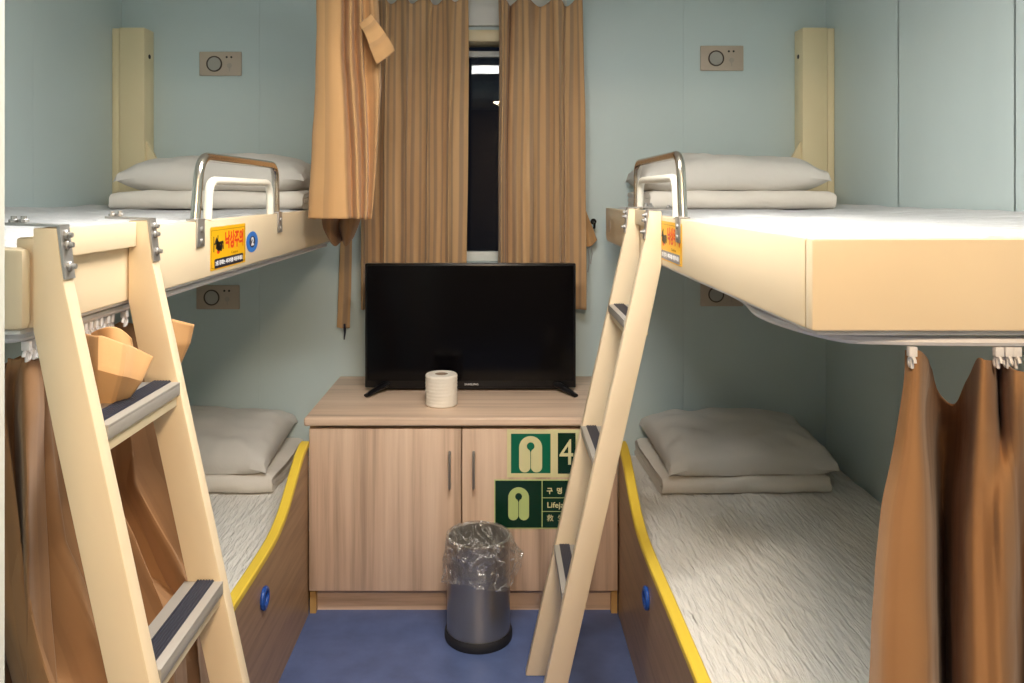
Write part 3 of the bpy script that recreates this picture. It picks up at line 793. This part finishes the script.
# ------------------------------------------------------------------ stickers
def fall_sticker(side, ya, yb, za, zb, label, barmat):
    s = side; X = (RB if s > 0 else LB)-s*.0004
    xd = (0, -s, 0); w_ = abs(yb-ya); h_ = zb-za
    pl = Plane2((X, ya if s < 0 else yb, za), xd, (0, 0, 1))
    r = thing('warning_sticker', (X, (ya+yb)/2, za), label, 'sticker', 'yellow fall warning stickers')
    b = BM(); pl.rect(b, 0, w_, 0, h_, 0, .0006, .003); obj('backing', b, 'sticker_yellow', r, smooth=False)
    b = BM(); m, t = .004, .0012
    pl.rect(b, m, w_-m, h_-m*1.6-t, h_-m*1.6, .0006, .0008); pl.rect(b, m, w_-m, m, m+t, .0006, .0008); pl.rect(b, m, m+t*1.4, m, h_-m*1.6, .0006, .0008); pl.rect(b, w_-m-t*1.4, w_-m, m, h_-m*1.6, .0006, .0008)
    obj('border', b, 'ink_ochre', r, smooth=False)
    b = BM(); pl.rect(b, w_*.10, w_*.92, h_*.03, h_*.25, .0006, .001, .004); br = obj('text_bar', b, barmat, r, smooth=False)
    b = BM(); pl.text(b, '2층 침대는 사다리를 이용하세요', w_*.51, h_*.14, .0105, .0011, bold=.02, sx=1.2); obj('bar_lettering', b, 'ink_white', br, smooth=False)
    b = BM(); pl.text(b, '낙상주의', w_*.66, h_*.62, h_*.44, .0008, bold=.035, sx=w_/h_*.345); obj('lettering', b, 'ink_red', r, smooth=False)
    b = BM(); pl.text(b, 'Caution', w_*.66, h_*.33, .0085, .0008, sx=1.6); obj('small_lettering', b, 'ink_ochre', r, smooth=False)
    # falling figure off a ladder
    b = BM(); q = lambda p: [(w_*x, h_*y) for x, y in p]
    def bar(x0, y0, x1, y1, t): 
        dx, dy = (x1-x0)*w_, (y1-y0)*h_; L = math.hypot(dx, dy); nx, ny = -dy/L*t, dx/L*t
        pl.poly(b, [(w_*x0-nx, h_*y0-ny), (w_*x1-nx, h_*y1-ny), (w_*x1+nx, h_*y1+ny), (w_*x0+nx, h_*y0+ny)], .0006, .0011)
    bar(.08, .42, .08, .78, .0012); bar(.18, .62, .19, .80, .0016); bar(.08, .6, .17, .62, .0014)
    bar(.13, .70, .25, .48, .006); bar(.16, .6, .33, .62, .0028); bar(.33, .62, .34, .45, .0016); bar(.14, .55, .22, .47, .005); bar(.2, .5, .29, .44, .003)
    pl.circ(b, w_*.285, h_*.52, .0062, .0006, .0011, 16)
    obj('figure', b, 'ink_black', r, smooth=False)
    b = BM(); pl.circ(b, w_*.2, h_*.41, .0085, .0006, .0009, 14, .5); obj('impact_mark', b, 'ink_red', r, smooth=False)
fall_sticker(-1, 1.553, 1.768, 1.096, 1.181, 'yellow fall warning sticker on the left bunk board beside the blue number disc', 'ink_navy')
fall_sticker(1, 1.598, 1.815, 1.100, 1.186, 'yellow fall warning sticker on the right bunk board behind the ladder', 'ink_grey')
X = LB+.0004; pl = Plane2((X, 1.818, 1.137), (0, 1, 0), (0, 0, 1))
r = thing('number_disc', (X, 1.838, 1.115), 'round blue berth number 2 disc on the left upper bunk board', 'sticker')
b = BM(); pl.circ(b, 0, 0, .042, 0, .0006, 40, .56); obj('backing', b, 'sticker_blue', r, smooth=False)
b = BM(); pl.circ(b, 0, 0, .021, .0006, .0009, 32, .62); obj('centre', b, 'ink_navy', r, smooth=False)
b = BM(); pl.text(b, '2', 0, 0, .024, .0012, bold=.05, sx=1.5); obj('number', b, 'ink_white', r, smooth=False)

# ------------------------------------------------------------------ wall panels
def wall_panel(px0, px1, py0, py1, label):
    a = at(px0, py1, YW-.0005); c = at(px1, py0, YW-.0005); w_ = c.x-a.x; h_ = c.z-a.z
    pl = Plane2((a.x, YW-.0005, a.z), (1, 0, 0), (0, 0, 1))
    r = thing('control_panel', ((a.x+c.x)/2, YW-.0005, a.z), label, 'control panel', 'bunk control panels')
    obj('plate', box(BM(), a.x, c.x, YW-.009, YW-.0005, a.z, c.z, .003), 'plate', r)
    kc = pl.p(w_*.36, h_*.49, .0085)
    b = BM(); disc(b, kc, (0, -1, 0), .024, .0285, .003, 40); obj('dial_rim', b, 'knob_rim', r)
    b = BM(); disc(b, kc, (0, -1, 0), 0, .0236, .0018, 40); obj('dial', b, 'knob', r)
    for fx in (.655, .765):
        b = BM(); disc(b, pl.p(w_*fx, h_*.77, .0085), (0, -1, 0), 0, .0038, .001, 16); obj('socket', b, 'dark', r)
    b = BM(); pl.circ(b, w_*.72, h_*.42, .009, .0085, .0089, 20); pl.rect(b, w_*.71, w_*.73, h_*.17, h_*.34, .0085, .0089); obj('lamp_symbol', b, plain('faint_grey', (.42, .37, .31), .5), r, smooth=False)
wall_panel(200, 242, 52, 76, 'beige control panel on the wall above the left upper pillow')
wall_panel(700, 743, 46, 71, 'beige control panel on the wall above the right upper pillow')
wall_panel(197, 240, 285, 309, 'beige control panel on the wall beneath the left upper bunk')
wall_panel(700, 743, 282, 306, 'beige control panel half hidden beneath the right upper bunk')

# ------------------------------------------------------------------ window curtains
def rail(x0, x1, y, z, label, name='curtain_rail'):
    b = BM(); box(b, x0, x1, y-.012, y+.012, z, z+.02, .003)
    for x in (x0+.05, x1-.05): box(b, x-.01, x+.01, y-.008, y+.008, z+.018, ZC-.0005, .002)
    return tag(obj(name, b, 'track'), label, 'curtain rail')
rail(-.52, .34, 2.80, 1.972, 'white curtain rail above the window curtains')

def window_curtain(xt0, xt1, xb0, xb1, nf, seed, label, y0=2.80, dents=()):
    zt, zb = 1.94, .838; rnd = random.Random(seed)
    ph = [rnd.uniform(-.5, .5) for _ in range(nf*2+3)]
    r = thing('window_curtain', ((xt0+xt1)/2, y0, zb), label, 'curtain', 'window curtains')
    def fn(u, v):
        k = u*nf; i = int(k); f = k-i
        wob = ph[i]*(1-f)+ph[i+1]*f
        uu = u+.25/nf*wob*math.sin(PI*u)
        x = (xt0+(xt1-xt0)*uu)*(1-v)+(xb0+(xb1-xb0)*uu)*v
        amp = .009+.013*min(1, v*3)*(1+.6*wob)
        a = 2*PI*(k+.25*wob)
        y = y0-amp*math.sin(a)-.010*v*math.sin(a*.5+seed)
        x += .010*math.cos(a)*min(1, v*2+.3)+.004*noise.noise(Vector((u*9, v*3, seed)))
        y += .010*noise.noise(Vector((u*14, v*4, seed+3)))
        for du, dw, dd, dv in dents: y += dd*math.exp(-((u-du)/dw)**2)*(1-dv*v)
        z = zt+(zb-zt)*v
        z -= .032*(math.sin(PI*f*1.0))**2*max(0, 1-v*12)*(1+wob)
        return (x, y, z)
    b = BM(); sheet(b, fn, nf*40, 60); obj('cloth', b, 'win_cloth', r, solid=.0016)
    for i in range(nf+1):
        x = xt0+(xt1-xt0)*i/nf; b = BM(); tube(b, [(x, y0, 1.974), (x, y0, 1.955), (x+.004, y0-.006, 1.943)], .003, 8); obj('curtain_hook', b, 'track', r)
window_curtain(-.482, -.103, -.486, -.116, 5, 3, 'striped tan window curtain to the left of the dark window gap', dents=((.16, .07, .03, .2), (.95, .05, -.015, 0), (.55, .05, -.012, .5)))
window_curtain(.002, .296, -.008, .302, 3, 11, 'striped tan window curtain to the right of the dark window gap', dents=((.05, .05, -.03, 0), (.155, .022, .03, 0), (.24, .04, -.025, 0), (.40, .07, .04, .75), (.62, .04, -.012, 0), (.80, .015, .012, 0)))

# ------------------------------------------------------------------ bunched curtain of the left upper bunk
def hook(parent, p, zr, mat='track'):
    zr += .009
    b = BM(); x, y, z = p
    box(b, x-.005, x+.005, y-.004, y+.004, zr-.012, zr, .001)
    tube(b, [(x, y, zr-.012)]+[(x, y+.007*math.sin(t), zr-.019-.007*math.cos(t)+.007-.007) for t in [PI*k/6 for k in range(0, 10)]], .0022, 6)
    return obj('curtain_hook', b, mat, parent)

uc = thing('bunk_curtain', (-.45, 2.3, 1.16), 'tan curtain bunched at the foot of the rail beside the left upper bunk', 'curtain')
cols_top = [(322, 2.288), (318, 2.266), (328, 2.244), (340, 2.239), (344, 2.277), (350, 2.244), (353, 2.283), (359, 2.255), (362, 2.294), (368, 2.288), (374, 2.327)]
cols_up = [(321, 2.294), (316.5, 2.266), (328, 2.239), (341, 2.239), (346, 2.283), (351, 2.244), (357, 2.288), (362, 2.250), (365, 2.294), (377, 2.277), (381, 2.327)]
cols_md = [(318, 2.294), (312.5, 2.261), (328, 2.233), (344, 2.233), (350, 2.277), (356, 2.239), (361, 2.283), (366, 2.244), (368, 2.288), (376, 2.266), (377, 2.327)]
cols_bt = [(316, 2.288), (308.5, 2.255), (326, 2.225), (346, 2.228), (352, 2.266), (358, 2.233), (362, 2.266), (366, 2.239), (368, 2.272), (372, 2.255), (370, 2.316)]
rows = []
for cols, y in ((cols_top, -45), (cols_up, 60), (cols_md, 140), (cols_bt, 219.5)):
    rows.append([(x, y, Y) for x, Y in cols])
b = BM(); rows_sheet(b, rows, 130, 60, .005, 2); obj('cloth', b, 'bunch_cloth', uc, solid=.002)
# tie band folded round the bunch, its loose end sticking out
R = [[(357, 32, 2.235), (363, 26, 2.225), (371, 36, 2.23), (379, 50, 2.245), (377, 64, 2.26)], [(363, 18, 2.235), (371, 14, 2.225), (381, 28, 2.235), (391, 47, 2.255), (393, 52, 2.27)]]
R = [[(359.5, 24, 2.235), (366, 36, 2.215), (371.5, 52, 2.215), (377, 64, 2.23)], [(365, 19, 2.235), (374, 32, 2.212), (381, 46, 2.212), (386, 57, 2.23)], [(370, 14.5, 2.25), (379, 26, 2.225), (388, 39, 2.225), (393.5, 51, 2.25)]]
b = BM(); rows_sheet(b, R, 20, 16, .003, 5); obj('tie_band', b, 'bunch_cloth', uc, solid=.008)
b = BM(); box(b, -.53, -.33, 2.285, 2.305, 1.972, 1.99, .003); box(b, -.53, -.51, 2.29, 2.30, 1.988, ZC-.0005, .002)
tag(obj('curtain_rail', b, 'track'), 'short white rail holding the bunched curtain of the left upper bunk', 'curtain rail')
for i in range(4):
    p = at((320, 334, 347, 360)[i], 0, 2.29); b = BM(); tube(b, [(p.x, 2.294, 1.974), (p.x, 2.29, 1.955), (p.x, 2.28, 1.918)], .003, 8); obj('curtain_hook', b, 'track', uc)

# hanging tie strap with its folded end, left of the television
ts = thing('curtain_tieback', at(344, 330, 2.868), 'flat tan tie strap hanging against the wall left of the television', 'curtain tieback', 'curtain tiebacks')
b = BM(); rows_sheet(b, [[(341, 240, 2.868), (346, 240, 2.860), (352, 240, 2.868)], [(339, 285, 2.868), (345, 286, 2.860), (351, 286, 2.868)], [(337.5, 321, 2.868), (343.5, 322, 2.862), (350, 322, 2.868)], [(337.5, 327, 2.868), (343.5, 328, 2.862), (350, 327, 2.868)]], 14, 40, .002, 1); obj('strap', b, 'win_cloth', ts, solid=.006)
b = BM(); rows_sheet(b, [[(323, 217, 2.42), (331, 217, 2.38), (340, 216, 2.44), (350, 217, 2.40), (361, 217, 2.44)], [(325, 228, 2.44), (331, 236, 2.40), (339, 227, 2.46), (348, 233, 2.40), (358, 225, 2.46)], [(331, 241, 2.48), (336, 246, 2.44), (342, 240, 2.50), (347, 246, 2.45), (353, 236, 2.49)]], 24, 20, .004, 9); obj('tucked_end', b, 'low_cloth', uc, solid=.006)
p = at(344.5, 327, 2.864); b = BM(); tube(b, [p+Vector((0, 0, .012)), p+Vector((.002, -.003, -.02)), p+Vector((-.001, 0, -.045))], lambda t: .006*(1-.7*t), 8); obj('cord_tail', b, 'ink_navy', ts)

ts = thing('curtain_tieback', at(588, 247, 2.84), 'small tan strap with a thread hung on the wall hook right of the window curtain', 'curtain tieback', 'curtain tiebacks')
b = BM(); rows_sheet(b, [[(580, 205, 2.825), (582.5, 204, 2.815), (584, 206, 2.825)], [(577.5, 215, 2.83), (582.5, 216, 2.815), (588, 217, 2.83)], [(582, 231, 2.84), (587, 230, 2.825), (592.5, 229, 2.84)], [(586, 246, 2.845), (591, 246, 2.835), (596.5, 240, 2.845)]], 14, 30, .002, 4); obj('strap', b, 'bunch_cloth', ts, solid=.006)
p = at(590, 244, 2.842); b = BM(); tube(b, [p, p+Vector((-.006, -.002, -.03)), p+Vector((-.002, 0, -.06)), p+Vector((-.008, 0, -.1))], .0018, 6); tube(b, [p, p+Vector((.008, 0, -.035)), p+Vector((.002, 0, -.07))], .0015, 6); obj('thread', b, 'thread', ts)
p = at(594, 224, 2.86); b = BM(); disc(b, (p.x, YW-.0005, p.z+.008), (0, -1, 0), 0, .011, .004, 16)
tube(b, [(p.x, YW-.004, p.z+.008), (p.x, YW-.022, p.z+.002), (p.x, YW-.026, p.z-.016), (p.x, YW-.034, p.z-.012), (p.x, YW-.038, p.z+.006)], .004, 8)
tag(obj('wall_hook', b, 'black_plastic'), 'small black hook on the wall between the window curtain and the right bunk', 'hook')

# ------------------------------------------------------------------ curtain of the left lower berth
lc = thing('berth_curtain', (-.62, 1.2, .18), 'brown curtain gathered behind the ladder of the left lower berth', 'curtain', 'lower berth curtains')
def fn(u, v):
    y = .985+(.42+.22*v)*u
    a = 2*PI*(u*4.3+.2*math.sin(u*9))
    amp = .012+.038*min(1, v*1.6)
    x = -.622+.115*min(1, max(0, v-.32)/.40)+amp*math.sin(a)+.02*noise.noise(Vector((u*5, v*2.2, 3)))*min(1, v*3)-.012
    y += .022*math.cos(a)*min(1, v*2)+.03*(v-.35)*(u-.4)+.012*noise.noise(Vector((u*4, v*3, 8)))
    z = 1.032-.85*v-.014*abs(math.sin(a*.5))*max(0, 1-8*v)
    k = min(1, max(0, (.76-z)/.26)); k = k*k*(3-2*k)
    return (max(min(x, -.587+.06*k), -.75+.204*k+.25*.0), y, z)
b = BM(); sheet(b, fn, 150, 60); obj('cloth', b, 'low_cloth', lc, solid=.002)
for y in (.99, 1.005, 1.02, 1.035, 1.05, 1.125, 1.14, 1.155, 1.17, 1.19, 1.205, 1.25, 1.30): hook(lc, (-.582, y, 0), 1.057)
R = [[(84, 333, 1.12), (100, 337, 1.10), (126, 346, 1.10), (152, 357, 1.12)], [(82, 368, 1.10), (100, 370, 1.07), (122, 376, 1.07), (140, 380, 1.10)], [(84, 404, 1.11), (96, 407, 1.09), (112, 406, 1.09), (124, 401, 1.11)]]
b = BM(); rows_sheet(b, R, 39, 30, .002, 3, True); obj('tie_band', b, 'bunch_cloth', lc, solid=.010)
R = [[(92, 334, 1.15), (104, 328, 1.14), (116, 328, 1.14), (130, 338, 1.15)], [(92, 350, 1.15), (106, 347, 1.13), (120, 350, 1.13), (132, 357, 1.15)], [(95, 372, 1.15), (108, 370, 1.13), (120, 372, 1.13), (130, 378, 1.15)]]
b = BM(); rows_sheet(b, R, 30, 16, .006, 8); obj('band_fold', b, 'bunch_cloth', lc, solid=.008)
R = [[(150, 322, 1.43), (172, 318, 1.42), (194, 325, 1.43)], [(150, 345, 1.43), (170, 344, 1.41), (190, 342, 1.43)], [(152, 372, 1.43), (168, 370, 1.42), (181, 362, 1.43)]]
b = BM(); rows_sheet(b, R, 24, 16, .003, 6, True); obj('tie_band', b, 'bunch_cloth', lc, solid=.008)
# near fold of the same curtain, seen between the door frame and the ladder
R = [[(8, 358, 1.0), (18, 360, 1.0), (27, 356, 1.01), (34, 362, 1.03), (40, 358, 1.06)], [(2, 400, 1.0), (14, 402, 1.03), (24, 402, 1.0), (36, 405, 1.02), (42, 400, 1.06)], [(-6, 520, 1.0), (14, 520, 1.06), (26, 520, 1.0), (33, 520, 1.03), (45, 520, 1.07)], [(-10, 720, 1.0), (16, 720, 1.05), (28, 720, 1.0), (42, 720, 1.05), (60, 720, 1.08)]]
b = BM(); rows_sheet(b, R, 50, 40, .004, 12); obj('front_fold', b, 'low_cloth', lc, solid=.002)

# ------------------------------------------------------------------ curtain of the right lower berth
rc = thing('berth_curtain', (.65, .98, .34), 'brown curtain hanging from the near end of the right upper bunk', 'curtain', 'lower berth curtains')
T = [(906, 349, .985), (914, 349, .975), (922, 352, .985), (930, 368, 1.05), (941, 396, 1.10), (955, 405, 1.10), (968, 382, 1.05), (976, 359, .985), (984, 359, .965), (992, 361, .99), (998, 361, 1.02), (1005, 364, .985), (1016, 370, .945), (1032, 372, .965), (1050, 366, 1.03), (1072, 362, .96), (1096, 364, 1.01), (1130, 360, .965), (1165, 362, 1.01)]
U1 = [(900, 405, .985), (911, 408, .97), (920, 412, .982), (925, 422, 1.08), (940, 436, 1.18), (956, 440, 1.16), (968, 425, 1.06), (974, 412, .985), (984, 410, .965), (994, 410, .995), (999, 410, 1.03), (1004, 412, .985), (1016, 412, .945), (1034, 412, .97), (1052, 410, 1.04), (1074, 410, .96), (1098, 410, 1.02), (1132, 410, .965), (1167, 410, 1.01)]
MD = [(881, 520, .98), (897, 522, .955), (926, 522, .960), (932, 525, 1.06), (941, 525, 1.20), (951, 522, 1.17), (960, 520, 1.03), (970, 518, .985), (982, 518, .975), (992, 518, .965), (1002, 518, .955), (1014, 518, .985), (1019, 518, 1.04), (1030, 518, 1.06), (1048, 518, .975), (1076, 518, .955), (1100, 518, 1.02), (1134, 518, .965), (1168, 518, 1.01)]
B1 = [(868, 683, .975), (886, 683, .94), (928, 683, .945), (936, 683, 1.01), (943, 683, 1.17), (951, 683, 1.15), (961, 683, 1.02), (975, 683, .97), (990, 683, .96), (1004, 683, .95), (1014, 683, .975), (1020, 683, 1.05), (1028, 683, 1.07), (1038, 683, 1.0), (1052, 683, .955), (1078, 683, .95), (1102, 683, 1.02), (1136, 683, .96), (1170, 683, 1.01)]
B2 = [(857, 860, .97), (880, 862, .935), (926, 862, .94), (935, 862, 1.0), (942, 862, 1.16), (950, 862, 1.14), (961, 862, 1.01), (975, 862, .965), (990, 862, .955), (1004, 862, .945), (1014, 862, .97), (1020, 862, 1.05), (1028, 862, 1.07), (1038, 862, 1.0), (1052, 862, .95), (1078, 862, .945), (1102, 862, 1.02), (1136, 862, .955), (1170, 862, 1.01)]
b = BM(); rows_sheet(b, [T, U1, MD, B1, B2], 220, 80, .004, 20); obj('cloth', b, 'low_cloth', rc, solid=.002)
for px_ in (912, 998, 1008, 1016, 1060, 1110, 1160): hook(rc, (at(px_, 345, .968).x, .968, 0), 1.054)

# ------------------------------------------------------------------ camera, world, view
cam = bpy.data.cameras.new('camera'); co_ = bpy.data.objects.new('camera', cam); C.objects.link(co_)
co_.location = (0, 0, EYE); co_.rotation_euler = (PI/2, 0, 0)
cam.sensor_width = 36; cam.lens = F/1024*36; cam.shift_x = (512-CX)/1024; cam.shift_y = -(341.5-CY)/1024; cam.clip_start = .02
bpy.context.scene.camera = co_
w = bpy.data.worlds.new('world'); bpy.context.scene.world = w; w.use_nodes = True
w.node_tree.nodes['Background'].inputs['Color'].default_value = (.004, .005, .008, 1)
vs = bpy.context.scene.view_settings
vs.view_transform = 'Standard'; vs.look = 'None'; vs.gamma = 1; vs.use_curve_mapping = False; vs.exposure = .16
cy_ = bpy.context.scene.cycles
cy_.use_denoising = True; cy_.max_bounces = 10; cy_.diffuse_bounces = 6; cy_.transparent_max_bounces = 16; cy_.sample_clamp_indirect = 6
